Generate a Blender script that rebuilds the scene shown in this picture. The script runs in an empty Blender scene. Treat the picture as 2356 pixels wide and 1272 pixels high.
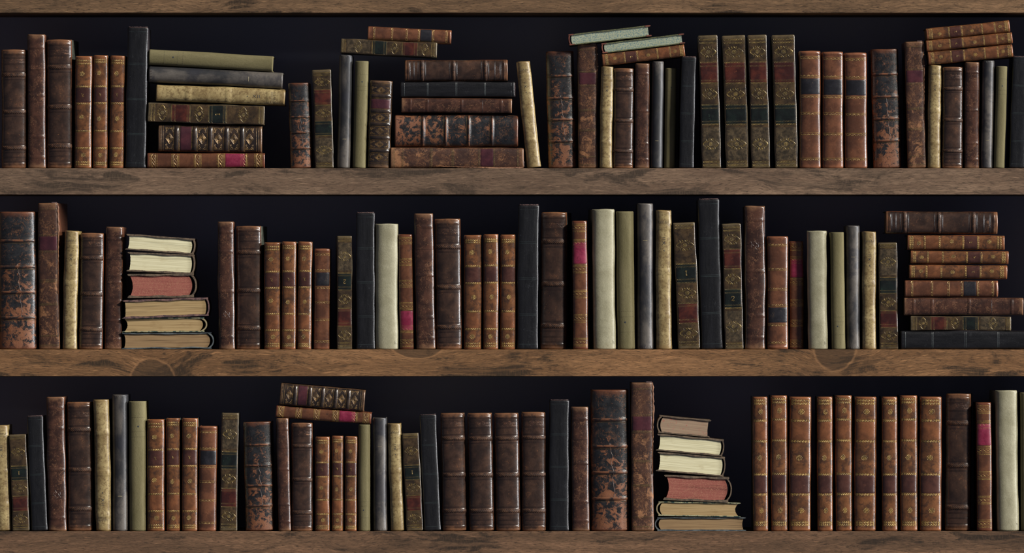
import bpy, math, random, bmesh
from mathutils import Matrix, Vector
SC = bpy.context.scene
COL = SC.collection
rad = math.radians
rnd = random.Random(7)

# ------------------------------------------------------------------ camera, world, light
CAMD = 20.0
cam_d = bpy.data.cameras.new('camera')
cam = bpy.data.objects.new('camera', cam_d); COL.objects.link(cam)
cam.location = (0, -CAMD, 0); cam.rotation_euler = (rad(90), 0, 0)
cam_d.sensor_width = 36; cam_d.lens = 36*CAMD/2.356; cam_d.clip_end = 200
SC.camera = cam
wd = bpy.data.worlds.new('world'); SC.world = wd; wd.use_nodes = True
bgn = wd.node_tree.nodes['Background']
bgn.inputs[0].default_value = (.72, .76, 1, 1); bgn.inputs[1].default_value = .105
def sun(name, az, el, strength, angle, color):
    d = bpy.data.lights.new(name, 'SUN'); d.energy = strength; d.angle = rad(angle); d.color = color
    o = bpy.data.objects.new(name, d); COL.objects.link(o)
    v = Vector((math.sin(rad(az))*math.cos(rad(el)), -math.cos(rad(az))*math.cos(rad(el)), math.sin(rad(el))))
    o.location = v*6; o.rotation_euler = (-v).to_track_quat('-Z', 'Y').to_euler()
sun('window_light', 58, 30, 4.5, 6, (1, .955, .87))
sun('added_side_light', 79, 6, 3.0, 7, (.97, .98, 1))  # added light without a seen source; brightens the right edges of the spines
SC.view_settings.view_transform = 'Standard'; SC.view_settings.look = 'None'
SC.view_settings.exposure = 0; SC.view_settings.gamma = 1; SC.view_settings.use_curve_mapping = False

# ------------------------------------------------------------------ helpers
MM = .001
def lin(c, k=1.2):
    o = []
    for x in c:
        x /= 255
        x = x/12.92 if x <= .04045 else ((x+.055)/1.055)**2.4
        o.append(min(.85, x*k))
    return (*o, 1)

class G:
    """small node-graph writer"""
    def __init__(s, name):
        s.m = bpy.data.materials.new(name); s.m.use_nodes = True
        s.t = s.m.node_tree; s.t.nodes.clear()
        s.out = s.t.nodes.new('ShaderNodeOutputMaterial'); s.b = s.t.nodes.new('ShaderNodeBsdfPrincipled')
        s.t.links.new(s.b.outputs[0], s.out.inputs[0])
        s.tc = s.t.nodes.new('ShaderNodeTexCoord'); s.oi = s.t.nodes.new('ShaderNodeObjectInfo')
        r = s.vm('SCALE', s.comb(s.oi.outputs['Random'], s.oi.outputs['Random'], s.oi.outputs['Random']), None, 3.7)
        s.P = s.vm('ADD', s.tc.outputs['Object'], r)
        s.gen = s.t.nodes.new('ShaderNodeSeparateXYZ'); s.put(s.gen.inputs[0], s.tc.outputs['Generated'])
    def put(s, sock, v):
        if v is None: return
        if isinstance(v, bpy.types.NodeSocket): s.t.links.new(v, sock)
        else: sock.default_value = v
    def comb(s, x, y, z):
        n = s.t.nodes.new('ShaderNodeCombineXYZ')
        for i, v in enumerate((x, y, z)): s.put(n.inputs[i], v)
        return n.outputs[0]
    def vm(s, op, a, b=None, sc=None):
        n = s.t.nodes.new('ShaderNodeVectorMath'); n.operation = op
        s.put(n.inputs[0], a)
        if b is not None: s.put(n.inputs[1], b)
        if sc is not None: n.inputs['Scale'].default_value = sc
        return n.outputs[0]
    def ma(s, op, a, b=0., c=None, clamp=False):
        n = s.t.nodes.new('ShaderNodeMath'); n.operation = op; n.use_clamp = clamp
        s.put(n.inputs[0], a); s.put(n.inputs[1], b)
        if c is not None: s.put(n.inputs[2], c)
        return n.outputs[0]
    def noise(s, scale, detail=4, rough=.55, dist=0, st=None, P=None):
        P = P or s.P
        if st: P = s.vm('MULTIPLY', P, st)
        n = s.t.nodes.new('ShaderNodeTexNoise'); s.put(n.inputs['Vector'], P)
        n.inputs['Scale'].default_value = scale; n.inputs['Detail'].default_value = detail
        n.inputs['Roughness'].default_value = rough; n.inputs['Distortion'].default_value = dist
        return n.outputs[0]
    def step(s, v, lo, hi):
        n = s.t.nodes.new('ShaderNodeMapRange'); n.interpolation_type = 'SMOOTHSTEP'
        s.put(n.inputs[0], v); s.put(n.inputs[1], lo); s.put(n.inputs[2], hi)
        return n.outputs[0]
    def mix(s, f, a, b, mode='MIX'):
        n = s.t.nodes.new('ShaderNodeMix'); n.data_type = 'RGBA'; n.blend_type = mode
        s.put(n.inputs[0], f); s.put(n.inputs[6], a); s.put(n.inputs[7], b)
        return n.outputs[2]
    def finish(s, col, rough=.5, spec=.5, bump=None, bstr=.3, bdist=.0005, metallic=0):
        s.put(s.b.inputs['Base Color'], col); s.put(s.b.inputs['Roughness'], rough)
        s.b.inputs['Specular IOR Level'].default_value = spec; s.b.inputs['Metallic'].default_value = metallic
        if bump is not None:
            n = s.t.nodes.new('ShaderNodeBump'); n.inputs['Strength'].default_value = bstr
            n.inputs['Distance'].default_value = bdist; s.put(n.inputs['Height'], bump)
            s.put(s.b.inputs['Normal'], n.outputs[0])
        return s.m

def leather(name, c1, c2, ms=45, lo=.4, hi=.62, c3=None, s3=28, t3=.6, w3=.05, grad=0, scr=None, sm=.5,
            ends=None, edge=None, rough=.36, bump=.3, grain=520, spec=.6, st=None, k=1.2, spots=None, bd=.00055):
    g = G(name)
    n1 = g.noise(ms, 6, .62, .3, st)
    col = g.mix(g.step(n1, lo, hi), lin(c1, k), lin(c2, k))
    col = g.mix(g.ma('MULTIPLY', g.noise(260, 3, .6, 0, st), .5), col, lin([x*.55 for x in c1], k))
    rgh = g.ma('ADD', g.ma('MULTIPLY', g.noise(90, 5, .6, 0, st), .24), rough-.13)
    if spots: col = g.mix(g.ma('MULTIPLY', g.step(g.noise(spots[1], 6, .72, .3), spots[2]-.02, spots[2]+.12), .7), col, lin(spots[0], k))
    if c3:
        v = g.noise(s3, 12, .76, .5)
        if grad: v = g.ma('ADD', v, g.ma('MULTIPLY', g.ma('SUBTRACT', .5, g.gen.outputs[2]), grad))
        m3 = g.step(v, t3, t3+w3)
        col = g.mix(m3, col, g.mix(g.noise(120, 5, .6), lin([x*.7 for x in c3], k), lin([min(255, x*1.25) for x in c3], k)))
        rgh = g.ma('ADD', rgh, g.ma('MULTIPLY', m3, .25))
    if scr:
        n = g.noise(70, 6, .68, 1.2, (1, 1, .8))
        a = g.ma('ABSOLUTE', g.ma('SUBTRACT', n, .5))
        m = g.ma('MULTIPLY', g.step(a, .016, .004), g.step(g.noise(34, 5, .7), sm+.03, sm+.12))
        sp = g.step(g.noise(240, 4, .75, .5), .60, .68)
        m = g.ma('MAXIMUM', m, g.ma('MULTIPLY', sp, g.step(g.noise(26, 3, .6), sm-.06, sm+.1)))
        col = g.mix(g.ma('MULTIPLY', m, .62), col, lin(scr, k))
    if ends:
        e = g.ma('MULTIPLY', g.ma('ABSOLUTE', g.ma('SUBTRACT', g.gen.outputs[2], .5)), 2.)
        e = g.ma('ADD', e, g.ma('MULTIPLY', g.ma('SUBTRACT', g.noise(48, 5, .7), .5), .22))
        col = g.mix(g.ma('MULTIPLY', g.step(e, .9, 1.01), .8), col, lin(ends, k))
    if edge:
        e = g.ma('MULTIPLY', g.ma('ABSOLUTE', g.ma('SUBTRACT', g.gen.outputs[0], .5)), 2.)
        e = g.ma('ADD', e, g.ma('MULTIPLY', g.ma('SUBTRACT', g.noise(60, 4, .7), .5), .1))
        col = g.mix(g.ma('MULTIPLY', g.step(e, .93, .985), .85), col, lin(edge, k))
    bp = g.ma('ADD', g.noise(grain, 4, .7, 0, st), g.ma('MULTIPLY', g.noise(80, 5, .7), 1.1))
    return g.finish(col, rgh, spec, bp, bump, bd)

M = {}
M['ribbed'] = leather('umber_leather', (42,30,25), (74,53,42), 34, .34, .70, scr=(140,94,62), sm=.54, ends=(120,82,56), edge=(112,62,38), rough=.30)
M['brown'] = leather('russet_leather', (48,30,24), (78,50,38), 38, .38, .66, scr=(144,104,76), sm=.45, ends=(118,86,62), edge=(96,60,42), rough=.32)
M['calf'] = leather('mottled_calf', (78,51,33), (122,79,49), 42, .32, .66, scr=(170,118,80), sm=.56, ends=(130,82,52), edge=(140,78,46), rough=.28, spots=((46,34,30), 80, .50))
M['calf_patch'] = leather('plain_tan_calf', (94,58,37), (122,76,48), 40, rough=.30, scr=(160,110,76), sm=.6)
M['calf_label'] = leather('brown_lettering_piece', (58,34,30), (78,48,40), 40, scr=(140,95,70), sm=.6, rough=.30)
M['black'] = leather('black_cloth', (13,13,15), (24,24,27), 30, .35, .7, st=(3,3,.4), rough=.34, bump=.5, scr=(64,66,70), sm=.56, edge=(52,46,48), grain=420)
M['black_line'] = leather('faded_green_line', (36,44,45), (50,58,58), 60)
M['olive'] = leather('olive_cloth', (100,93,64), (118,110,80), 14, .3, .7, st=(3,3,.5), rough=.75, bump=.45, grain=420, spec=.2, bd=.0008)
M['grey'] = leather('grey_cloth', (42,42,44), (96,90,84), 8, .42, .60, st=(1.4,1,.8), rough=.42, bump=.4, grain=700, spec=.5, spots=((38,38,44), 16, .50))
M['vellum'] = leather('aged_vellum', (128,108,70), (168,149,104), 30, .34, .66, rough=.42, bump=.35, spots=((88,68,42), 170, .49), ends=(120,98,62), edge=(146,128,82), scr=(106,84,54), sm=.56)
M['white'] = leather('pale_vellum', (140,135,110), (162,157,132), 24, .3, .7, rough=.45, bump=.4, grain=420, spots=((112,96,68), 70, .62), spec=.4, bd=.0008)
M['ornate'] = leather('olive_brown_calf', (44,34,24), (82,64,42), 44, .34, .68, rough=.30, spots=((24,20,17), 120, .52), edge=(104,96,76), ends=(92,80,58))
M['tail'] = leather('mottled_olive_calf', (62,52,38), (88,74,54), 60, rough=.34, spots=((30,26,20), 130, .47))
M['red_label'] = leather('oxblood_label', (50,20,17), (80,36,26), 34, rough=.34, scr=(130,74,50), sm=.56)
M['green_label'] = leather('dark_green_label', (11,15,14), (19,28,24), 40, rough=.34, scr=(56,80,66), sm=.56)
M['rich'] = leather('dark_tooled_calf', (36,29,26), (62,48,39), 36, .4, .66, ends=(104,78,56), edge=(98,72,52), rough=.28, spots=((18,15,14), 110, .55))
M['maroon'] = leather('maroon_label', (58,26,34), (78,38,44), 30, rough=.36, scr=(140,90,70), sm=.62)
M['pinkbook'] = leather('chestnut_calf', (76,46,32), (102,64,43), 30, rough=.30, spots=((42,28,23), 60, .6), edge=(104,56,36), ends=(96,54,36))
M['pink'] = leather('crimson_label', (112,22,50), (136,44,70), 34, rough=.40, spots=((84,20,38), 110, .55))
M['tan'] = leather('chestnut_brown_calf', (80,50,36), (110,70,49), 24, rough=.30, scr=(160,110,78), sm=.56, spots=((52,34,27), 60, .6), ends=(124,78,54), edge=(118,70,46))
M['black_label'] = leather('black_label', (24,23,27), (38,37,42), 34, rough=.34, scr=(110,88,66), sm=.56)
M['scuffed'] = leather('flaked_black_leather', (24,25,27), (40,41,43), 70, c3=(106,64,38), s3=62, t3=.535, w3=.04, grad=.16, scr=(120,80,52), sm=.44, ends=(100,60,40), edge=(112,70,46), rough=.30, bump=.5, spec=.7, bd=.0008)
M['worn'] = leather('scraped_brown_leather', (56,36,29), (78,51,38), 44, c3=(124,84,53), s3=36, t3=.53, w3=.09, grad=.08, scr=(150,106,70), sm=.42, ends=(112,80,55), edge=(120,80,52), rough=.40, bump=.6)
M['band_wear'] = leather('rubbed_band_leather', (48,32,26), (92,64,46), 150, .38, .66, rough=.5, bump=.6, spec=.35)
M['band_dark'] = leather('umber_band_leather', (60,38,32), (96,64,50), 90, rough=.36)
M['band_orange'] = leather('rubbed_orange_band', (40,33,31), (112,70,46), 80, .42, .56, rough=.42)
M['tool_dark'] = leather('blind_tooled_line', (30,20,19), (44,29,26), 60)
M['fray'] = leather('frayed_threads', (54,38,37), (90,64,60), 150, rough=.8)
M['torn'] = leather('torn_joint_leather', (104,68,46), (142,100,70), 60, rough=.7, bump=.8, spots=((54,34,26), 120, .54))
M['marble'] = leather('marbled_paper', (52,58,52), (80,84,72), 120, rough=.6, spots=((30,28,27), 150, .5))
M['green_marble'] = leather('green_marbled_paper', (74,76,46), (110,112,72), 160, rough=.6, spots=((30,38,28), 240, .52))
M['corner'] = leather('leather_corner', (92,50,40), (122,70,54), 60, rough=.5)
M['ink'] = leather('faded_ink', (62,54,42), (84,74,56), 90, rough=.7)
M['dot_ink'] = leather('dark_ink_spot', (30,36,44), (38,44,52), 90, rough=.7)
M['board_brown'] = leather('worn_cover_edge', (72,60,50), (112,94,74), 90, .35, .6, rough=.5, bump=.8, spots=((32,26,24), 110, .55))
M['board_blue'] = leather('grey_blue_cover_edge', (52,60,66), (88,96,98), 60, rough=.6, bump=.6)
M['board_green'] = leather('green_and_cream_cover_edge', (44,72,68), (166,160,124), 90, .44, .52, rough=.6)
M['board_plum'] = leather('crumbling_plum_cover_edge', (58,38,44), (120,88,80), 110, .4, .6, rough=.7, bump=.9)
M['parch_spine'] = leather('parchment_spine', (138,124,92), (164,150,114), 40, rough=.6)

def gold(name, wearto, amt=.52, c=(168,138,76)):
    g = G(name)
    m = g.step(g.noise(75, 5, .7), amt-.12, amt+.14)
    col = g.mix(m, lin(c, 1.15), lin([x*.62 for x in c], 1.15))
    col = g.mix(g.step(g.noise(190, 3, .6), .56, .68), col, lin(wearto))
    return g.finish(col, .36, .6, None, metallic=.3)
M['gold'] = gold('gilt', (70,46,32))
M['gold_dull'] = gold('dull_gilt', (74,62,40), .45, (146,122,66))
M['gold_rich'] = gold('antique_gilt', (52,40,34), .45, (160,124,74))
M['dot_gold'] = gold('rubbed_gilt', (110,74,48), .4, (150,130,84))

def pages(name, c1, c2, spk=None, k=1.12, lines=.55):
    g = G(name)
    l = g.noise(1, 4, .6, 0, (9, 9, 520))
    l2 = g.noise(1, 3, .6, 0, (5, 5, 150))
    col = g.mix(g.step(l, .3, .7), lin(c1, k), lin(c2, k))
    col = g.mix(g.ma('MULTIPLY', g.step(l2, .56, .70), lines), col, lin([x*.66 for x in c1], k))
    col = g.mix(g.ma('MULTIPLY', g.step(g.noise(30, 4, .6, 0, (1,1,2)), .55, .75), .3), col, lin([c1[0]*.8, c1[1]*.72, c1[2]*.6], k))
    if spk:
        col = g.mix(g.ma('MULTIPLY', g.step(g.noise(spk[1], 4, .75), spk[2], spk[2]+.10), .8), col, lin(spk[0], k))
    return g.finish(col, .75, .2, g.ma('ADD', l, l2), .5, .0008)
M['pages'] = pages('old_paper', (150,132,96), (172,154,116))
M['p_cream'] = pages('cream_page_edges', (192,184,148), (214,208,174), lines=.45)
M['p_red'] = pages('red_stained_page_edges', (128,72,64), (148,88,77), ((156,108,88), 520, .5))
M['p_tan'] = pages('tan_page_edges', (142,118,82), (168,144,104))
M['p_dim'] = pages('brown_page_edges', (118,94,68), (148,122,88), lines=.8)
M['p_pink'] = pages('red_sprinkled_page_edges', (134,112,94), (152,130,108), ((158,78,72), 190, .58), lines=.25)
M['p_blue'] = pages('blue_sprinkled_page_edges', (140,146,124), (158,162,138), ((74,108,118), 300, .48), lines=.3)

def px(x): return (x-1178)*MM
def pz(y): return (636-y)*MM
def wood(name, c1, c2, dk, seed, knots=(), bl=.50):
    g = G(name)
    off = (seed, seed*1.7, seed*.37)
    P0 = g.vm('ADD', g.tc.outputs['Object'], off)
    wob = g.noise(1, 3, .5, 0, (4, 4, 9), P0)
    P = g.vm('ADD', P0, g.comb(0., 0., g.ma('MULTIPLY', g.ma('SUBTRACT', wob, .5), .05)))
    xyz = g.t.nodes.new('ShaderNodeSeparateXYZ'); g.put(xyz.inputs[0], g.tc.outputs['Object'])
    rims = None; inside = None
    for (kx, kz, rx, rz) in knots:
        dx = g.ma('DIVIDE', g.ma('SUBTRACT', xyz.outputs[0], kx), rx); dz = g.ma('DIVIDE', g.ma('SUBTRACT', xyz.outputs[2], kz), rz)
        d = g.ma('SQRT', g.ma('ADD', g.ma('MULTIPLY', dx, dx), g.ma('MULTIPLY', dz, dz)))
        d = g.ma('ADD', d, g.ma('MULTIPLY', g.ma('SUBTRACT', g.noise(16, 4, .6), .5), .35))
        e = g.ma('EXPONENT', g.ma('MULTIPLY', g.ma('MULTIPLY', d, d), -.40))
        P = g.vm('ADD', P, g.comb(0., 0., g.ma('MULTIPLY', e, .03)))
        r = g.ma('MULTIPLY', g.step(g.ma('ABSOLUTE', g.ma('SUBTRACT', d, 1.02)), .09, .0), .32)
        i = g.step(d, 1.02, .9)
        rims = r if rims is None else g.ma('MAXIMUM', rims, r); inside = i if inside is None else g.ma('MAXIMUM', inside, i)
    broad = g.noise(1, 5, .6, .3, (4, 4, 60), P)
    tone = g.noise(1, 2, .5, 0, (2.4, 2.4, 6), P0)
    fine = g.noise(1, 4, .72, .2, (42, 42, 480), P)
    pore = g.noise(1, 3, .65, .2, (75, 75, 620), P)
    col = g.mix(g.step(broad, .34, .66), lin(c1), lin(c2))
    col = g.mix(g.ma('MULTIPLY', g.step(tone, .35, .62), .5), col, lin([x*.74 for x in c1]))
    col = g.mix(g.ma('MULTIPLY', g.step(fine, .38, .66), .6), col, lin([x*.62 for x in c1]))
    col = g.mix(g.ma('MULTIPLY', g.step(pore, .55, .66), .8), col, lin(dk))
    col = g.mix(g.ma('MULTIPLY', g.step(g.noise(1, 3, .6, 0, (28, 28, 300), P), .58, .74), .4), col, lin([x*1.3 for x in c2]))
    blo = g.noise(1, 6, .7, .5, (5, 5, 16), P)
    hat = g.noise(1, 3, .6, .4, (300, 300, 80), P)
    bands = g.step(g.noise(1, 3, .6, .2, (4, 4, 90), P), .38, .54)
    st_ = g.ma('MULTIPLY', g.step(blo, bl+.03, bl+.13), g.ma('ADD', .35, g.ma('MULTIPLY', g.ma('MULTIPLY', hat, bands), 1.5)))
    col = g.mix(g.ma('MULTIPLY', st_, .85, clamp=True), col, lin(dk))
    if inside is not None:
        col = g.mix(g.ma('MULTIPLY', inside, .62), col, lin([x*1.15 for x in dk]))
        col = g.mix(rims, col, lin([x*1.05 for x in c2]))
    return g.finish(col, .6, .25, g.ma('ADD', fine, g.ma('MULTIPLY', pore, -.9)), .45, .0007)
M['wood0'] = wood('umber_walnut', (104,80,58), (134,104,76), (46,35,25), 1.3, bl=.52)
M['wood1'] = wood('grey_walnut', (108,86,69), (130,106,86), (58,47,38), 4.1, bl=.47)
M['wood2'] = wood('golden_walnut', (116,83,54), (144,106,72), (50,38,27), 7.7, [(px(352), pz(872), .050, .046), (px(960), pz(794), .062, .030), (px(1922), pz(798), .050, .054)], bl=.49)
M['wood3'] = wood('brown_walnut', (98,74,55), (130,98,74), (46,36,28), 2.9, bl=.49)
g = G('black_back_panel_paint'); M['void'] = g.finish((.46, .48, .62, 1), .95, .0)

class MB:
    def __init__(s): s.v = []; s.f = []
    def quad(s, a, b, c, d):
        i = len(s.v); s.v += [a, b, c, d]; s.f.append((i, i+1, i+2, i+3))
    def grid(s, rows):
        i0 = len(s.v); n = len(rows[0])
        for r in rows: s.v += r
        for j in range(len(rows)-1):
            for i in range(n-1):
                a = i0+j*n+i; s.f.append((a, a+1, a+n+1, a+n))
        return i0
    def box(s, x0, x1, y0, y1, z0, z1, c=.5):
        i = len(s.v)
        for (z, e) in ((z0, c), (z0+c, 0), (z1-c, 0), (z1, c)):
            X0, X1, Y0, Y1 = x0+e, x1-e, y0+e, y1-e
            k = c if e == 0 else .01
            s.v += [(X0+k, Y0, z), (X1-k, Y0, z), (X1, Y0+k, z), (X1, Y1-k, z), (X1-k, Y1, z), (X0+k, Y1, z), (X0, Y1-k, z), (X0, Y0+k, z)]
        for r in range(3):
            for q in range(8):
                a = i+r*8+q; b = i+r*8+(q+1) % 8; s.f.append((a, b, b+8, a+8))
        s.f.append(tuple(i+q for q in range(7, -1, -1))); s.f.append(tuple(i+24+q for q in range(8)))
    def strip(s, A, B, y0, y1):
        """closed prism: paired outline points A (top) and B (bottom) in xz, extruded y0..y1"""
        n = len(A); i = len(s.v)
        for (y, L) in ((y0, A), (y0, B), (y1, A), (y1, B)): s.v += [(p[0], y, p[1]) for p in L]
        a, b, c, d = i, i+n, i+2*n, i+3*n
        for k in range(n-1):
            s.f += [(b+k, b+k+1, a+k+1, a+k), (c+k, c+k+1, d+k+1, d+k), (a+k, a+k+1, c+k+1, c+k), (d+k, d+k+1, b+k+1, b+k)]
        s.f += [(a, c, d, b), (a+n-1, b+n-1, d+n-1, c+n-1)]
    def build(s, name, mat, parent=None, smooth=False):
        me = bpy.data.meshes.new(name)
        me.from_pydata([(x*MM, y*MM, z*MM) for x, y, z in s.v], [], s.f)
        bm = bmesh.new(); bm.from_mesh(me); bmesh.ops.remove_doubles(bm, verts=bm.verts, dist=1e-6)
        bmesh.ops.recalc_face_normals(bm, faces=bm.faces) if not smooth == 'open' else None
        bm.to_mesh(me); bm.free()
        if smooth:
            for p in me.polygons: p.use_smooth = True
            try: me.set_sharp_from_angle(angle=rad(50))
            except Exception: pass
        me.materials.append(mat)
        o = bpy.data.objects.new(name, me); COL.objects.link(o)
        if parent: o.parent = parent
        return o
def empty(name):
    o = bpy.data.objects.new(name, None); o.empty_display_size = .02; COL.objects.link(o); return o

# ------------------------------------------------------------------ a book standing on its tail, spine towards -Y
class Book:
    def __init__(s, name, w, h, d, b, p, mat, cover=None, wob=.6, seed=0):
        s.w, s.h, s.d, s.b, s.p, s.mat = w, h, d, b, p, mat
        s.r = random.Random(seed); s.wob = wob
        s.ph = [s.r.uniform(0, 6) for _ in range(6)]
        s.bumps = []; s.cover = cover or mat; s.root = empty(name); s.tool = {}
    def z(s, f): return s.h*(1-f)
    def P(s, x, z, off=0.):
        w2 = s.w/2; t = max(-.9985, min(.9985, x/w2)); a = abs(t)
        q = (1-a**s.p); y = s.b*(1-q**(1/s.p))
        sl = s.b/w2*a**(s.p-1)*q**(1/s.p-1)*(1 if t > 0 else -1)
        nl = math.hypot(sl, 1); nx, ny = sl/nl, -1/nl
        for (zc, hw, ht) in s.bumps:
            if abs(z-zc) < hw: off += ht*math.cos(math.pi/2*(z-zc)/hw)**.8*(1-a**6)
        ez = min(z, s.h-z); er = 3.2
        pull = 0
        if ez < er: pull = er*(1-math.sqrt(max(0, 1-((er-ez)/er)**2)))
        p = s.ph
        e = s.wob*(math.sin(z/31+p[0])+.6*math.sin(z/13+p[1]))
        xx = x + e*.55*t*a + s.wob*.5*math.sin(z/47+p[2])
        zz = z + (s.wob*.5*math.sin(x/9+p[3]) if z > s.h*.97 else 0) + (pull*.0)
        k = 1-(pull/er)*.085
        return (xx*k+nx*off, y+ny*off+pull*.8+s.wob*.5*math.sin(z/39+p[4]), zz)
    def spine(s):
        n = 30; m = MB()
        xs = [s.w/2*math.sin(math.pi/2*(-1+2*i/n)) for i in range(n+1)]
        zs = set([0, .4, 1, 2, 3.2, s.h-3.2, s.h-2, s.h-1, s.h-.4, s.h]) | {s.h*i/70 for i in range(71)}
        for (zc, hw, ht) in s.bumps: zs |= {zc+hw*q for q in (-1.05, -.95, -.8, -.6, -.3, 0, .3, .6, .8, .95, 1.05)}
        zs = sorted(z for z in zs if 0 <= z <= s.h)
        rows = [[s.P(x, z) for x in xs] for z in zs]
        i0 = m.grid(rows); N = n+1; R_ = len(zs); yb = s.b+4.5
        back = len(m.v)
        for z in zs: m.v += [(s.w/2-.6, yb, z), (-s.w/2+.6, yb, z)]
        for j in range(R_-1):
            a = i0+j*N; b_ = back+2*j
            m.f += [(a+n, b_, b_+2, a+N+n), (b_+1, a, a+N, b_+3), (b_, b_+1, b_+3, b_+2)]
        m.f.append(tuple([i0+i for i in range(N)]+[back, back+1])[::-1])
        m.f.append(tuple([i0+(R_-1)*N+i for i in range(N)]+[back+2*(R_-1), back+2*(R_-1)+1]))
        mats = [s.mat]; idx = [0]*len(m.f)
        for key, (t, mat) in s.tool.items():
            if not t.v: continue
            if mat not in mats: mats.append(mat)
            o = len(m.v); m.v += t.v; m.f += [tuple(q+o for q in f) for f in t.f]; idx += [mats.index(mat)]*len(t.f)
        me = bpy.data.meshes.new('spine'); me.from_pydata([(x*MM, y*MM, z*MM) for x, y, z in m.v], [], m.f)
        for q in mats: me.materials.append(q)
        me.polygons.foreach_set('material_index', idx); me.polygons.foreach_set('use_smooth', [True]*len(idx)); me.set_sharp_from_angle(angle=rad(50))
        o = bpy.data.objects.new('spine', me); COL.objects.link(o); o.parent = s.root
        return o
    def body(s, pagem=None, pin=4):
        ct = 2.6; y0 = s.b+1.2
        for sg in (-1, 1):
            m = MB(); xa, xb = sorted((sg*(s.w/2-ct-.3), sg*(s.w/2-.3)))
            m.box(xa, xb, y0, s.d, .3, s.h-.5, .5); m.build('cover_board', s.cover, s.root)
        m = MB(); m.box(-s.w/2+ct+.4, s.w/2-ct-.4, s.b+4.6, s.d-5, pin, s.h-pin, .4); m.build('page_block', pagem or M['pages'], s.root)
    def patch(s, name, x0, x1, z0, z1, mat, off=.5, fn=None, jag=0, nx=26, nz=14):
        m = MB(); rows = []
        for j in range(nz+1):
            r = []
            for i in range(nx+1):
                x = x0+(x1-x0)*i/nx; z = z0+(z1-z0)*j/nz
                if jag and j in (0, nz): z += s.r.uniform(-jag, jag)
                if jag and i in (0, nx): x += s.r.uniform(-jag, jag)
                o = (fn(x, z) if fn else off)
                if i in (0, nx) or j in (0, nz): o = -.4
                elif (i in (1, nx-1) or j in (1, nz-1)) and not fn: o = off*.9
                r.append(s.P(x, z, o))
            rows.append(r)
        m.grid(rows); return m.build(name, mat, s.root, True)
    # ---- tooling strokes collected per child
    def T(s, key='gilt_tooling', mat='gold'):
        if key not in s.tool: s.tool[key] = (MB(), M[mat])
        return s.tool[key][0]
    def rib(s, pts, wd=.9, off=.3, key='gilt_tooling', mat='gold', closed=False):
        m = s.T(key, mat); out = []
        if closed: pts = list(pts)+[pts[0]]
        for a, b in zip(pts[:-1], pts[1:]):
            n = max(1, int(math.hypot(b[0]-a[0], b[1]-a[1])/2.5))
            out += [(a[0]+(b[0]-a[0])*i/n, a[1]+(b[1]-a[1])*i/n) for i in range(n)]
        out.append(pts[-1]); L = s.w/2*.955
        rows = []; wd *= .82
        for i, (x, z) in enumerate(out):
            a = out[max(0, i-1)]; b = out[min(len(out)-1, i+1)]
            dx, dz = b[0]-a[0], b[1]-a[1]; l = math.hypot(dx, dz) or 1
            qx, qz = -dz/l*wd/2, dx/l*wd/2
            rows.append(None if abs(x) > L or not (1 < z < s.h-1) else [s.P(x-qx, z-qz, off-.12), s.P(x, z, off+.14), s.P(x+qx, z+qz, off-.12)])
        run = []
        for r in rows+[None]:
            if r is None:
                if len(run) > 1: m.grid(run)
                run = []
            else: run.append(r)
    def disc(s, x, z, r, off=.35, key='gilt_tooling', mat='gold', n=8):
        if abs(x) > s.w/2*.95: return
        m = s.T(key, mat); i = len(m.v)
        m.v.append(s.P(x, z, off+.15)); m.v += [s.P(x+r*math.cos(6.2832*k/n), z+r*math.sin(6.2832*k/n), off-.2) for k in range(n)]
        m.f += [(i, i+1+k, i+1+(k+1) % n) for k in range(n)]
    def ring(s, x, z, r, wd=.8, n=10, **k):
        s.rib([(x+r*math.cos(6.2832*i/n), z+r*math.sin(6.2832*i/n)) for i in range(n)], wd, closed=True, **k)
    def line(s, z, wd=.8, lim=.95, **k): s.rib([(-s.w/2*lim, z), (s.w/2*lim, z)], wd, **k)
    def beads(s, z, r=1.9, pitch=4.9, **k):
        n = int(s.w*.93/pitch)
        for i in range(n):
            x = (i-(n-1)/2)*pitch; s.ring(x, z+s.r.uniform(-.2, .2), r*.8, 1.0, 8, **k)
            s.disc(x+.5, z-.3, r*.42, n=6, **k)
        s.line(z-r-.7, .45, **k)
    def dots(s, z, r=.7, pitch=2.6, **k):
        n = int(s.w*.93/pitch)
        for i in range(n): s.disc((i-(n-1)/2)*pitch, z, r, n=5, **k)
    def rosette(s, x, z, r=5.6, **k):
        for i in range(8):
            a = 6.2832*i/8; s.ring(x+r*.68*math.cos(a), z+r*.68*math.sin(a), r*.27, .75, 7, **k)
        s.disc(x, z, r*.26, **k); s.ring(x, z, r*.42, .5, 8, **k)
    def chain(s, z, amp=1.7, per=6.2, wd=.7, **k):
        L = s.w/2*.9
        for ph in (0, math.pi):
            s.rib([(x, z+amp*math.sin(2*math.pi*x/per+ph)) for x in [-L+i*2*L/64 for i in range(65)]], wd, **k)
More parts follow.
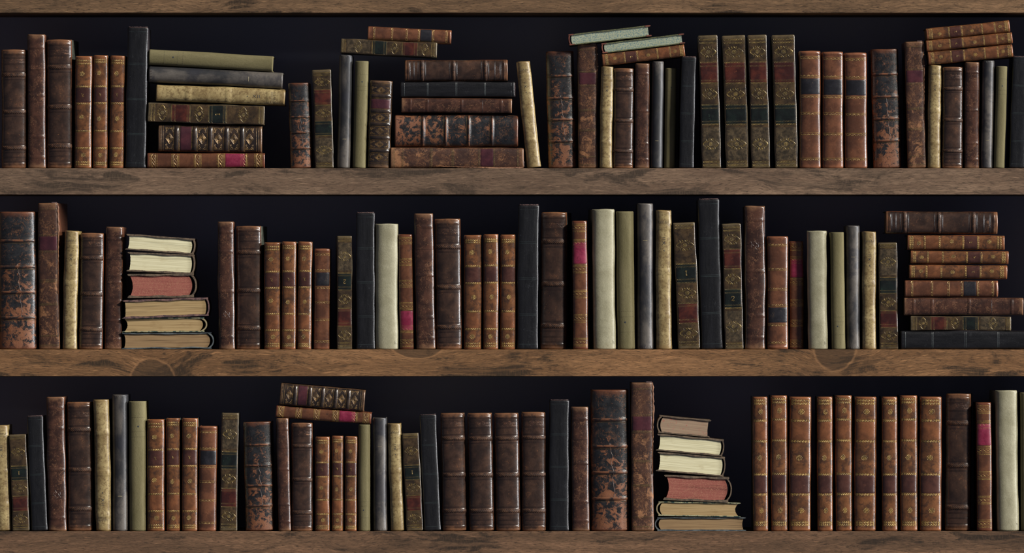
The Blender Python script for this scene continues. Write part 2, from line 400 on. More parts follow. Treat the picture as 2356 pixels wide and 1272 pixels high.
    def medal(s, z, sc=1., key='gilt_tooling', mat='gold'):
        k = dict(key=key, mat=mat)
        def q(p): return [(x*sc, z+y*sc) for x, y in p]
        for sx in (-1, 1):
            for sy in (-1, 1):
                f = lambda p: q([(x*sx, y*sy) for x, y in p])
                s.rib(f([(18.5, 0), (16, 3.2), (13, 5.6), (9.5, 7)]), 1.2*sc, **k)
                s.rib(f([(18.5, 0), (14.5, 1.8), (11.5, 4.6)]), .6, **k)
                s.rib(f([(9.5, 7), (7.2, 5.2), (8.2, 3.2), (10, 4.2)]), .8, **k)
                s.rib(f([(9.5, 7), (9.8, 9.6), (10.8, 10.8)]), .8, **k)
                s.rib(f([(7.2, 5.2), (5.2, 6.6), (2.6, 8), (0.6, 11.2)]), .9, **k)
                s.disc(sx*4.8*sc, z+sy*10.6*sc, 1.5*sc, **k)
            s.disc(0, z+sx*12*sc, .8*sc, **k)
        s.rosette(0, z, 4.6*sc, **k)
    def waves(s, z, up=1, **k):
        s.line(z, 1.1, **k); zz = z+up*3.6; L = s.w/2*.9; x = -L
        i = 0
        while x < L-3:
            if i % 2: s.ring(x+2, zz, 1.3, .8, 7, **k); x += 4
            else: s.rib([(x, zz+1.4), (x+1.5, zz+.3), (x+3, zz-1.2), (x+4.6, zz-1.4)], 1.1, **k); x += 5
            i += 1
    def finish(s, *a, **k):
        s.spine(); s.body(*a, **k)
        return s.root

def frays(b, top=True, n=30, amp=4, x0=-1, x1=1):
    """torn cloth and threads curling over the head or tail of a spine"""
    m = MB(); zc = b.h if top else 0; r = b.r; L = b.w/2*.97
    def pos(x, dz, off):
        q = b.P(max(-L, min(L, x)), zc, off); return (q[0], q[1]-.5, max(.15, zc+dz))
    for k in range(n):
        xa = L*(x0+(x1-x0)*k/n)+r.uniform(-1, 1); wd = r.uniform(2.5, 7); hh = r.uniform(.3, .75)*amp*(1 if top else .45)
        N_ = 5; rows = []
        for i in range(N_+1):
            t = i/N_; x = xa+wd*t; up = hh*math.sin(math.pi*(.15+.7*t))*r.uniform(.7, 1.2)
            dn = -r.uniform(.4, 1.8) if top else r.uniform(1.0, 3.0)
            rows.append([pos(x, dn, .4), pos(x, (dn+up)*.5, 1.2), pos(x+r.uniform(-.4, .4), up if top else .2, .5), tuple(c+d for c, d in zip(pos(x, up*.6 if top else .2, 0), (0, 2.5, 0)))])
        m.grid(rows)
    for k in range(7 if top else 3):
        x = L*r.uniform(max(x0, -.95), x1); p = pos(x, 0, .4); a = r.uniform(-1.2, 1.2); rows = []
        for i in range(6):
            t = i/5; c = (p[0]+a*4*t+r.uniform(-.3, .3), p[1]-.6*t, max(.3, p[2]+(5.5*t-3*t*t if top else .3)))
            wr = .75*(1-.6*t); rows.append([(c[0]-wr, c[1], c[2]), (c[0], c[1]-wr, c[2]+wr*.4), (c[0]+wr, c[1], c[2]), (c[0], c[1]+wr, c[2]), (c[0]-wr, c[1], c[2])])
        m.grid(rows)
    m.build('frayed_head' if top else 'frayed_tail', M['fray'], b.root)

PROTO = {}
def digit(b, ch, z, sc=1., rot180=False, key='gilt_numeral', mat='gold', dot=False):
    D = {'1': [[(-2, 3.2), (0.4, 5), (0.2, -5)], [(-1.6, -5), (2, -4.6)]],
         '2': [[(-3, 2.6), (-2, 4.6), (.6, 5), (2.8, 3.4), (2.2, .8), (-1, -2.2), (-3.2, -4.6)], [(-3.2, -4.6), (-.6, -4), (1.6, -4.8), (3.4, -3.2)]],
         '7': [[(-3, 3.4), (-2.6, 5), (3, 4.6), (.6, 0), (-.4, -5)]],
         '4': [[(1.2, -5), (1.4, 5), (-3.2, -1.4), (3.4, -1.6)]],
         '3': [[(-2.8, 3.8), (0, 5), (2.6, 3), (0, .6), (2.8, -2.2), (0, -5), (-2.8, -3.6)]]}[ch]
    sg = -1 if rot180 else 1
    for st in D: b.rib([(sg*x*sc, z+sg*y*sc) for x, y in st], 1.0 if sc < 1 else 1.2, .9, key=key, mat=mat)
    if dot: b.disc(sg*5*sc, z-sg*4.6*sc, .8, .9, key=key, mat=mat)

def mk_ribbed():
    b = Book('ribbed_leather_book', 58, 270, 175, 15, 2.6, M['ribbed'], M['marble'], seed=1)
    for f in (.215, .525, .83): b.bumps.append((b.z(f), 5.5, 1.2))
    for f in (.035, .965): b.bumps.append((b.z(f), 3, .8))
    k = dict(key='blind_tooling', mat='tool_dark')
    for f in (.065, .074, .12, .128, .182, .189, .25, .257, .49, .497, .56, .567, .795, .802, .865, .872, .905, .912, .945, .952):
        b.line(b.z(f), .9, **k)
    for f in (.215, .525, .83):
        zc = b.z(f)
        b.patch('raised_band', -b.w*.485, b.w*.485, zc-4.2, zc+4.2, M['band_wear'],
                fn=lambda x, z, zc=zc: 1.0*max(0, 1-((z-zc)/4.2)**2)**.5+.34*math.sin((x*1.1+(z-zc)*1.5)*1.35)+.1, nx=90, nz=12)
    z0 = b.z(.092)
    r = b.r
    for i in range(26):
        x = r.uniform(-12, 20); z = z0+r.uniform(-4.5, 6); L = r.uniform(3, 9)
        b.rib([(x, z), (x+L*.5, z+r.uniform(-.8, .8)), (x+L, z+r.uniform(-2.2, 1))], r.uniform(.8, 2.6), .08, key='scuffed_head_panel', mat='worn')
    return b.finish()
def mk_brown(stamp=False):
    b = Book('leather_book', 43, 300, 170, 10, 2.7, M['brown'], seed=3 if not stamp else 11, wob=.6 if not stamp else 1.6)
    k = dict(key='blind_tooling', mat='tool_dark')
    for f in (.095, .10, .265, .45, .46, .76, .77, .915, .92): b.line(b.z(f), .7, **k)
    for f in (.098, .455, .765, .918): b.bumps.append((b.z(f), 4, .7))
    if stamp:
        z = b.z(.27); kk = dict(key='stamped_crest', mat='band_dark')
        b.ring(0, z+1, 4.2, 1, 10, **kk); b.ring(0, z+7, 1.6, .8, 7, **kk)
        for sx in (-1, 1):
            b.rib([(sx*3, z-3), (sx*7, z-6), (sx*8, z-2), (sx*6, z+2), (sx*8, z+6)], 1, **kk)
            b.rib([(sx*1, z-4), (sx*3, z-9), (sx*6, z-10)], 1, **kk)
    return b.finish()
def mk_calf(num=None):
    b = Book('calfskin_book', 39, 255, 165, 11, 2.6, M['calf'], M['marble'], seed=5+(ord(num) if num else 0))
    b.patch('lettering_piece', -b.w*.478, b.w*.478, b.z(.42), b.z(.275), M['calf_label'], .25)
    b.patch('leather_panel', -b.w*.478, b.w*.478, b.z(.82), b.z(.67), M['calf_patch'], .15)
    for f in (.042, .063, .272, .423, .668, .82, .947, .968): b.beads(b.z(f)+b.r.uniform(-.8, .8))
    for f in (.158, .555, .885): b.rosette(b.r.uniform(-3, 2), b.z(f)+b.r.uniform(-3, 3))
    if num: digit(b, num, b.z(.35), .62, True, dot=True)
    return b.finish()
def mk_black():
    b = Book('cloth_book', 46, 320, 180, 6.5, 3.6, M['black'], seed=9, wob=.9)
    for f in (.03, .255, .265, .505, .515, .755, .765, .965): b.line(b.z(f), 1.3, .97, off=.1, key='faded_line', mat='black_line')
    frays(b, True); frays(b, False, 26)
    return b.finish()
def mk_olive():
    b = Book('cloth_book', 36, 290, 170, 12, 2.3, M['olive'], seed=12, wob=.5)
    for f in (.125, .235, .275):
        n = 9
        for i in range(n):
            x = (i-4)*3.6; b.rib([(x, b.z(f)), (x+2, b.z(f))], .6, .2, key='faded_rule', mat='ink')
    b.disc(2, b.z(.195), 2.2, .2, key='ink_spot', mat='dot_ink')
    return b.finish()
def mk_grey():
    b = Book('cloth_book', 35, 295, 170, 15, 2.1, M['grey'], seed=14, wob=.5)
    b.rib([(-5, b.z(.745)), (5, b.z(.745))], 1.1, .2, key='pale_scratch', mat='parch_spine')
    for i in range(5): b.rib([(-12+i*6, b.h-2), (-11+i*6, b.h-5-b.r.random()*3)], 1, .2, key='chipped_edge', mat='tool_dark')
    return b.finish()
def mk_vellum():
    b = Book('vellum_book', 34, 270, 165, 12, 2.4, M['vellum'], seed=16, wob=1.2)
    for f in (.12, .44, .75): b.bumps.append((b.z(f), 7, .8))
    k = dict(key='faded_lettering', mat='ink')
    z = b.z(.105)
    for dz in (0, 2.6): b.rib([(-11, z+dz), (12, z+dz)], .5, .25, **k)
    for i in range(9): b.rib([(-10+i*2.5, z+4), (-10+i*2.5+(i % 3)*.5, z+9-(i % 2)*2)], .8, .25, **k)
    # XII reading from the tail towards the head
    def up(pts, x0, z0): return [(x0-y, z0+x) for x, y in pts]
    z = b.z(.235)
    b.rib(up([(-3, 3), (3, -3)], 0, z), 1.2, .25, key='roman_numeral', mat='dot_ink'); b.rib(up([(-3, -3), (3, 3)], 0, z), .8, .25, key='roman_numeral', mat='dot_ink')
    for q in (6.5, 10.5): b.rib(up([(q, -3), (q, 3)], 0, z), 1.2, .25, key='roman_numeral', mat='dot_ink')
    b.rib([(0, b.z(.285)), (1.4, b.z(.295))], 1.8, .2, key='ink_spot', mat='dot_ink')
    return b.finish()
def mk_white():
    b = Book('vellum_book', 51, 305, 175, 16, 2.6, M['white'], seed=18, wob=1.0)
    k = dict(key='pencil_mark', mat='ink')
    b.rib([(17, b.z(.935)), (17.5, b.z(.96))], .6, .25, **k); b.rib([(17.3, b.z(.95)), (19, b.z(.945)), (19.5, b.z(.96)), (22, b.z(.955))], .6, .25, **k)
    return b.finish()
def mk_ornate(num=None):
    b = Book('gilt_leather_book', 45, 290, 170, 4, 4.5, M['ornate'], seed=20+(ord(num) if num else 0), wob=.9)
    b.patch('red_label', -b.w*.472, b.w*.472, b.z(.365), b.z(.195), M['red_label'], .35, jag=.5)
    b.patch('green_label', -b.w*.472, b.w*.472, b.z(.675), b.z(.515), M['green_label'], .35, jag=.5)
    b.patch('tail_panel', -b.w*.472, b.w*.472, b.z(.955), b.z(.68), M['tail'], .12) if num != '1' else None
    for f in (.032, .056, .205, .232, .34, .36, .525, .55, .65, .672, .955, .978): b.chain(b.z(f), mat='gold_dull', key='gilt_tooling')
    for f in (.125, .442, .82): b.medal(b.z(f), key='gilt_tooling', mat='gold_dull')
    if num: digit(b, num, b.z(.598), 1.1, False, dot=False)
    return b.finish()
def mk_rich():
    b = Book('gilt_leather_book', 60, 240, 160, 13, 2.7, M['rich'], seed=24)
    bands = (.175, .35, .50, .655, .805)
    for f in bands: b.bumps.append((b.z(f), 5.5, 2.2))
    b.patch('maroon_label', -b.w*.475, b.w*.475, b.z(.325), b.z(.21), M['maroon'], .3)
    k = dict(key='gilt_tooling', mat='gold_rich')
    for f in bands:
        for dz in (-7, -5.4, 5.4, 7): b.line(b.z(f)+dz, .6, **k)
    for f in (.03, .05, .945, .965): b.line(b.z(f), .6, **k)
    W = b.w/2*.92
    for f in (.11, .425, .578, .73, .88):
        z = b.z(f); hh = 11.5
        for sc in (1, .72, .45): b.rib([(-12*sc, z), (0, z+9*sc), (12*sc, z), (0, z-9*sc)], .9, closed=True, **k)
        for i in range(-2, 3):
            for j in range(-2, 3):
                if abs(i)+abs(j) <= 2: b.disc(i*4, z+j*3, .9, n=6, **k)
        for sx in (-1, 1):
            for sy in (-1, 1):
                X = sx*W*.88; Z = z+sy*hh*.78
                b.rib([(X, Z), (X-sx*4, Z-sy*.5), (X-sx*7, Z-sy*2), (X-sx*10, Z)], .9, **k)
                b.ring(X-sx*10, Z-sy*1.5, 1.5, .7, 7, **k); b.ring(X-sx*3, Z-sy*4, 1.7, .8, 7, **k)
                b.rib([(X, Z), (X-sx*.5, Z-sy*5), (X-sx*2.4, Z-sy*7.5)], .9, **k)
                b.disc(X-sx*6, Z-sy*3.4, 1, n=6, **k); b.disc(X-sx*1, Z-sy*9, .9, n=6, **k)
    return b.finish()
def mk_pink():
    b = Book('leather_book', 35, 268, 160, 9, 2.7, M['pinkbook'], seed=26)
    b.patch('crimson_label', -b.w*.478, b.w*.478, b.z(.84), b.z(.66), M['pink'], .3)
    def band(f, flip=1):
        z = b.z(f)
        for dz in (-5, 5): b.line(z+dz, 1.0)
        for dz in (-8, 8): b.dots(z+dz, 1.0, 2.5)
        L = b.w/2*.9
        for s_ in (1, -1):
            b.rib([(x, z+s_*2.4*math.sin(math.pi*x/8.5)) for x in [-L+i*2*L/40 for i in range(41)]], .8)
    for f in (.055, .24, .43, .625, .825, .945): band(f)
    return b.finish()
def mk_tan():
    b = Book('leather_book', 49, 268, 165, 12, 2.6, M['tan'], seed=28)
    b.patch('black_label', -b.w*.478, b.w*.478, b.z(.375), b.z(.232), M['black_label'], .3)
    b.bumps.append((b.z(.02), 3, .9))
    for f, u in ((.05, -1), (.225, 1), (.38, -1), (.525, -1), (.70, -1), (.915, -1)): b.waves(b.z(f), u)
    return b.finish()
def mk_scuffed():
    b = Book('worn_leather_book', 68, 280, 180, 18, 2.5, M['scuffed'], seed=30, wob=.8)
    fs = (.21, .40, .585, .77)
    for f in fs: b.bumps.append((b.z(f), 4.2, 1.6))
    for f in fs:
        zc = b.z(f)
        b.patch('raised_band', -b.w*.48, b.w*.48, zc-2.8, zc+2.8, M['band_orange'], fn=lambda x, z, zc=zc: .6*max(0, 1-((z-zc)/2.8)**2)**.5+.15, nx=40, nz=6)
        b.line(zc-5.2, .7, key='gilt_rule', mat='dot_gold'); b.line(zc+4.8, .8, key='blind_tooling', mat='tool_dark'); b.line(zc-3.8, .8, key='blind_tooling', mat='tool_dark')
    r = b.r
    pts = [(0, b.z(.38))]
    while pts[-1][1] > b.z(.78): pts.append((pts[-1][0]+r.uniform(-1.6, 1.6), pts[-1][1]-4))
    b.rib(pts, 1.2, .2, key='crack_down_the_spine', mat='worn')
    return b.finish()
def mk_worn():
    b = Book('worn_leather_book', 48, 300, 180, 8, 3.4, M['worn'], M['brown'], seed=32, wob=.9)
    b.patch('maroon_label', -b.w*.46, b.w*.46, b.z(.325), b.z(.225), M['maroon'], .3, jag=.8)
    for f in (.04, .218, .332, .525, .535, .685, .695, .905, .97):
        b.dots(b.z(f), .8, 2.4, key='gilt_tooling', mat='dot_gold'); b.line(b.z(f)-2.2, .4, key='gilt_tooling', mat='dot_gold')
    r = b.r; m = MB(); rows = []
    for j in range(40):
        z = b.h*(1-j/39*.62)+r.uniform(-.6, .6)
        wd = (4.6-3.6*j/39)*r.uniform(.55, 1.25)
        q = b.P(b.w/2*.93, min(b.h-.5, z), .2)
        rows.append([(q[0]-.5, q[1]-.2, z), (q[0]+wd*.5, q[1]-1.2+r.uniform(-.6, .6), z+r.uniform(-.8, .8)), (q[0]+wd, q[1]+1.5, z), (q[0]+wd*.5, q[1]+6, z), (q[0]-1, q[1]+6, z), (q[0]-.5, q[1]-.2, z)])
    m.grid(rows); m.build('torn_joint', M['torn'], b.root)
    frays(b, True, 8, 3, x0=.4)
    return b.finish()
for kcode, f in (('A', mk_ribbed), ('B', mk_brown), ('Bs', lambda: mk_brown(True)), ('C', mk_calf), ('C7', lambda: mk_calf('7')), ('C4', lambda: mk_calf('4')),
                 ('C3', lambda: mk_calf('3')), ('C2', lambda: mk_calf('2')), ('D', mk_black), ('E', mk_olive), ('F', mk_grey), ('G', mk_vellum), ('H', mk_white),
                 ('I', mk_ornate), ('I1', lambda: mk_ornate('1')), ('I2', lambda: mk_ornate('2')), ('J', mk_rich), ('K', mk_pink), ('L', mk_tan), ('M', mk_scuffed), ('N', mk_worn)):
    root = f(); PROTO[kcode] = [root, False]
DIM = {'A': (58,270), 'B': (43,300), 'Bs': (43,300), 'C': (39,255), 'D': (46,320), 'E': (36,290), 'F': (35,295), 'G': (34,270), 'H': (51,305),
       'I': (45,290), 'J': (60,240), 'K': (35,268), 'L': (49,268), 'M': (68,280), 'N': (48,300)}
GROUP = {'A': 'dark ribbed leather books', 'B': 'plain russet leather books', 'C': 'mottled calf books with gilt rosettes', 'D': 'black cloth books', 'E': 'olive cloth books',
         'F': 'grey cloth books', 'G': 'yellowed vellum books', 'H': 'pale vellum books', 'I': 'olive brown books with gilt medallions', 'J': 'richly gilt diamond panelled books',
         'K': 'brown books with crimson labels', 'L': 'brown books with black labels', 'M': 'flaked black and orange leather books', 'N': 'scraped brown leather books', 'O': 'books lying with page edges to the front'}

def instance(kind):
    root, used = PROTO[kind]
    if not used: PROTO[kind][1] = True; return root
    r = root.copy(); COL.objects.link(r)
    for ch in root.children:
        c = ch.copy(); COL.objects.link(c); c.parent = r
    return r
def setup(o, kind, label):
    o['label'] = label; o['category'] = 'book'; o['group'] = GROUP[kind[0]]
def opts(s):
    d = {}
    for t in s.split():
        if '=' in t: a, b = t.split('='); d[a] = float(b)
        else: d[t] = True
    return d
def place(o, R, cx, cz, y, w, h, kind, dsc=1.):
    w0, h0 = DIM[kind] if kind in DIM else DIM[kind[0]]
    sx, sz = w/w0, h/h0
    sy = (.5+.5*sx)*dsc
    ctr = R @ Vector((0, 0, h*MM/2))
    loc = Vector((cx, y*MM, cz)) - ctr
    o.matrix_world = Matrix.Translation(loc) @ R.to_4x4() @ Matrix.Diagonal((sx, sy, sz, 1))
def stand(kind, nums, op, label, zb):
    xt0, xt1, xb0, xb1, top = nums; d = opts(op)
    o = instance(kind); w = ((xt1-xt0)+(xb1-xb0))/2
    xt, xb = (xt0+xt1)/2, (xb0+xb1)/2; hv = zb-top
    th = math.atan2(xt-xb, hv); w *= math.cos(th); w -= .3
    h = (hv - abs(math.sin(th))*w)/math.cos(th)
    cx, cz = (xt+xb)/2, (zb+top)/2
    a = th+(math.pi if d.get('f') else 0)
    R = Matrix.Rotation(rad(d.get('yaw', 0)), 3, 'Z') @ Matrix.Rotation(a, 3, 'Y')
    place(o, R, px(cx), pz(cz)+.0003, d.get('y', rnd.uniform(3, 8)), w, h, kind, d.get('d', 1))
    setup(o, kind, label)
def lay(kind, nums, op, label):
    x0, x1, a0, b0, a1, b1 = nums; d = opts(op)
    al = math.atan2((a0+b0)/2-(a1+b1)/2, x1-x0); t = ((b0-a0)+(b1-a1))/2*math.cos(al)-.6; L = (x1-x0)/math.cos(al)-abs(math.sin(al))*t
    cx, cz = (x0+x1)/2, (a0+b0+a1+b1)/4
    y = d.get('y', rnd.uniform(3, 8))
    if kind[0] == 'O':
        o = PB[kind[1:]](L, t)
        R = Matrix.Rotation(rad(d.get('yaw', 0)), 3, 'Z') @ Matrix.Rotation(-al, 3, 'Y')
        loc = Vector((px(cx), y*MM, pz(cz))) - R @ Vector((0, 0, t*MM/2))
        o.matrix_world = Matrix.Translation(loc) @ R.to_4x4()
    else:
        o = instance(kind)
        a = rad(90)-al if d.get('R') else rad(-90)-al
        R = Matrix.Rotation(rad(d.get('yaw', 0)), 3, 'Z') @ Matrix.Rotation(rad(d.get('roll', 0)), 3, 'X') @ Matrix.Rotation(a, 3, 'Y')
        place(o, R, px(cx), pz(cz), y, t, L, kind, d.get('d', 1))
    setup(o, kind, label)

# ------------------------------------------------------------------ books lying flat, head edge of the pages towards -Y
def pagebook(L, T, side=1, pm='p_cream', cm='board_brown', sm=None, ct=3.6, bulge=7, conc=4, warp=0, seed=0, corner=False, d=155):
    r = random.Random(seed); o = empty('antique_book'); n = 48
    ph = [r.uniform(0, 6) for _ in range(6)]
    def wv(x, a): return a*(math.sin(x/17+ph[0])+.6*math.sin(x/7+ph[1]))*.35
    xe = L/2-bulge*.55
    for top in (1, 0):
        A, B = [], []
        for i in range(n+1):
            x = -L/2+(xe+L/2)*i/n; c = ct*(.92+.22*math.sin(x/11+ph[2+top])+r.uniform(-.06, .06))
            e = min(1, math.sqrt(max(0, (x+L/2)/2.5))) if x+L/2 < 2.5 else 1
            c *= max(.35, e)
            bend = warp*math.sin((x+L/2)/L*9+ph[4])*.5
            if top: A.append((side*x, T-wv(x, .5)-(1-e)*1)); B.append((side*x, T-c-wv(x, .5)+bend*.5))
            else:
                zb = max(0, warp*.8*(1+math.sin(x/L*14+ph[5]))*.5); A.append((side*x, c+zb+wv(x, .3)*.5)); B.append((side*x, zb*.9))
        m = MB(); m.strip(A, B, 0, d); m.build('cover_board', M[cm], o)
        if corner:
            for s_ in (-1, 1):
                m = MB(); xs = [s_*(L/2-.4-q*(12/5) if s_ > 0 else L/2+.4-q*(12/5))*1. for q in range(6)]
                xs = [q if s_ < 0 else min(q, L/2-.4) for q in xs]
                z0, z1 = (T-ct-.5, T+.35) if top else (-.0, ct+.5)
                m.strip([(side*x, z1-(.6*(k == 0))) for k, x in enumerate(xs)], [(side*x, z0+(.6*(k == 0))) for k, x in enumerate(xs)], -.6, 14); m.build('leather_corner', M['corner'], o)
    m = MB(); A, B = [], []
    for i in range(25):
        s = -1+2*i/24; q = math.sin(s*math.pi/2); c = (1-abs(q)**2.4)
        A.append((side*(L/2-bulge*(1-c)), T/2+q*T/2)); B.append((side*(L/2-bulge*(1-c)-2.6), T/2+q*(T/2-2.4)))
    m.strip(A, B, .5, d); m.build('spine', M[sm or cm], o)
    m = MB(); A, B = [], []
    for i in range(17):
        s = -1+2*i/16; z = ct*.85+(T-1.7*ct)*(i/16)
        A.append((side*(-L/2+6+conc*(1-s*s)+r.uniform(-.3, .3)), z+(warp*.3 if i == 0 else 0)))
        B.append((side*(L/2-5-bulge+bulge*.62*(1-s*s)), z+(warp*.3 if i == 0 else 0)))
    m.strip(A, B, 3, d-4); m.build('page_block', M[pm], o)
    return o
PB = {
 'cream1': lambda L, T: pagebook(L, T, 1, 'p_cream', seed=1, bulge=5, conc=2),
 'cream2': lambda L, T: pagebook(L, T, 1, 'p_cream', seed=2, bulge=5, conc=2),
 'red': lambda L, T: pagebook(L, T, 1, 'p_red', seed=3, ct=5, bulge=13, conc=6),
 'plum': lambda L, T: pagebook(L, T, 1, 'p_tan', 'board_plum', seed=4, ct=4.4, bulge=5, conc=1),
 'tan': lambda L, T: pagebook(L, T, 1, 'p_tan', 'board_green', 'parch_spine', seed=5, ct=2.2, bulge=12, conc=7),
 'blue': lambda L, T: pagebook(L, T, 1, 'p_dim', 'board_blue', seed=6, ct=2.8, bulge=11, conc=3, warp=2.5),
 'pinkL': lambda L, T: pagebook(L, T, -1, 'p_pink', 'board_brown', seed=7, ct=3, bulge=8, conc=1),
 'tanL': lambda L, T: pagebook(L, T, -1, 'p_tan', 'board_green', 'parch_spine', seed=8, ct=2.2, bulge=9, conc=7),
 'blueL': lambda L, T: pagebook(L, T, -1, 'p_dim', 'board_blue', seed=9, ct=2.8, bulge=10, conc=3, warp=1),
 'teal': lambda L, T: pagebook(L, T, -1, 'p_blue', 'green_marble', 'corner', seed=10, ct=2.3, bulge=3, conc=0, corner=True),
}

# ------------------------------------------------------------------ the bookcase
case = empty('bookcase')
case['label'] = 'dark walnut bookcase with thick horizontal shelves and black back panel'; case['category'] = 'bookcase'
for i, (y0, y1) in enumerate(((-32, 30), (387, 448), (804, 866), (1222, 1284))):
    m = MB(); z1, z0 = (636-y0), (636-y1)
    m.box(-1300, 1300, 0, 330, z0, z1, 1.1); m.build('shelf_board', M['wood%d' % i], case)
m = MB(); m.box(-1300, 1300, 330, 345, -700, 700, 1); m.build('back_panel', M['void'], case)
for sg in (-1, 1):
    m = MB(); xa, xb = sorted((sg*1300, sg*1335)); m.box(xa, xb, 0, 345, -700, 700, 1.1); m.build('unseen_side_panel', M['wood0'], case)  # unseen uprights, added to keep the low side light off the back panel

# ------------------------------------------------------------------ the books, shelf by shelf (pixel measures of the photograph; 1 px = 1 mm)
ROW1 = '''
A|2 60 4 60 114||ribbed dark brown leather book first on the top shelf at the left
B|62 103 64 105 79||tall russet leather book between the two ribbed books at top left
A|106 164 107 165 91|yaw=-2.8|wide ribbed leather book with grey green cover side, right of a tall russet book
C7|173 211 169 210 129|yaw=-2.3|mottled calf book with upside-down gilt 7, first of the top shelf trio
C4|214 248 213 246 127|yaw=-1.6|mottled calf book with upside-down gilt 4, middle of the top shelf trio
C3|254 287 250 285 128|yaw=-1|mottled calf book with upside-down gilt 3, beside the tall black book at top left
D|294 340 287 335 63||tall black cloth book with frayed head left of the topmost-left lying stack
M|662 713 669 717 190||small flaked black and orange book standing right of a lying stack, top shelf
I|718 762 726 767 160||gilt medallion book leaning left beside the small flaked book, top shelf
F|780 812 776 806 126||grey cloth book holding up the left end of two lying books, top shelf
E|816 849 812 841 140||olive cloth book standing beside a grey book under two lying books
J|850 905 846 895 185||standing gilt diamond-panelled book with dark red label, top shelf
G|1186 1219 1213 1244 140|yaw=-1 y=4|yellowed vellum book leaning strongly left against a lying stack
M|1254 1322 1264 1324 117|y=22|flaked black book with orange wear right of the leaning vellum book
N|1329 1373 1331 1375 102|y=14|scraped brown book with torn joint propping blue-edged books, top shelf
G|1382 1412 1380 1408 153||vellum book marked XII standing under the lying calf book marked 2
A|1413 1458 1410 1458 157||small ribbed leather book under a lying calf book, top shelf middle
B|1461 1495 1461 1494 146||russet leather book between ribbed and grey books under the lying calf book marked 2
F|1499 1529 1497 1524 141||grey cloth book under the lying calf book, top shelf
E|1531 1557 1529 1553 156|y=22|shaded olive cloth book left of a black cloth book, top shelf middle
D|1568 1602 1562 1596 131|y=4|black cloth book with frayed head carrying the right end of three lying books
I|1607 1650 1615 1660 81||narrow gilt medallion book, first of four alike on the top shelf
I|1661 1715 1672 1722 81|y=6|wide gilt medallion book, second of four alike on the top shelf
I|1722 1762 1728 1774 80||narrow gilt medallion book, third of four alike on the top shelf
I|1775 1829 1785 1835 80||wide gilt medallion book beside the brown books with black labels
L|1839 1888 1841 1889 117||brown book with black label, first of three on the top shelf
L|1892 1940 1893 1941 119||brown book with black label, middle of three on the top shelf
L|1943 1994 1945 1996 121||brown book with black label, last of three on the top shelf
M|2004 2069 2012 2074 112|y=20|shaded flaked black book right of the three black-label books
N|2080 2126 2091 2130 95|y=12|scraped brown book with torn joint left of the leaning calf pile, top right
G|2137 2167 2135 2164 150||vellum book under the pile of three calf books at top right
A|2170 2216 2168 2216 154||ribbed leather book under the pile of three calf books at top right
B|2220 2254 2220 2253 143||russet leather book under the calf pile at top right
F|2260 2290 2258 2284 139||grey cloth book near the top right corner beside an olive one
E|2292 2320 2288 2311 152||olive cloth book near the top right corner
D|2331 2368 2322 2360 130||black cloth book cut by the right edge of the photo, top shelf
'''
LAY1 = '''
E|341 629 112 149 129 165||olive cloth book lying on top of the first top shelf stack
F|341 651 150 190 168 203||grey cloth book lying under the olive one in the first stack
G|358 656 194 232 205 242|R|yellowed vellum book lying in the first top shelf stack
I1|339 609 236 280 244 288||lying gilt medallion book with red label and green label marked 1
J|363 603 285 350 291 350||lying gilt diamond-panelled book with maroon label in the first top shelf stack
K|338 609 352 386 352 386||lying brown book with crimson label at the bottom of the first stack
I|783 1006 88 122 99 132|R y=4|lying gilt medallion book resting across grey and olive books, top shelf
L|845 1039 60 91 69 100|R y=9|brown book with black label lying highest behind a medallion book
A|931 1168 138 187 137 186|R|ribbed leather book topmost on the second top shelf stack
D|921 1184 188 223 188 223|R|black cloth book lying second in the stack by the leaning vellum book
B|923 1178 224 259 227 260|R|russet leather book lying under a black one, second top shelf stack
M|908 1192 262 339 266 337|R|thick flaked black and orange book lying in the second top shelf stack
N|898 1205 339 386 340 386|R|scraped brown book lying at the bottom of the second top shelf stack
Oteal|1307 1499 79 105 57 83||blue-sprinkled book lying highest on the top shelf pile, green marbled covers
Oteal|1383 1576 100 123 76 100||blue-sprinkled book lying directly on the calf book marked 2
C2|1384 1577 124 152 101 130||calf book marked 2 lying under two blue-sprinkled books
C7|2130 2325 65 93 46 73||topmost calf book of the tilted pile at top right
C4|2130 2331 93 119 73 100||middle calf book of the tilted pile at top right
C2|2134 2332 120 149 101 132||lowest calf book of the tilted pile at top right
'''
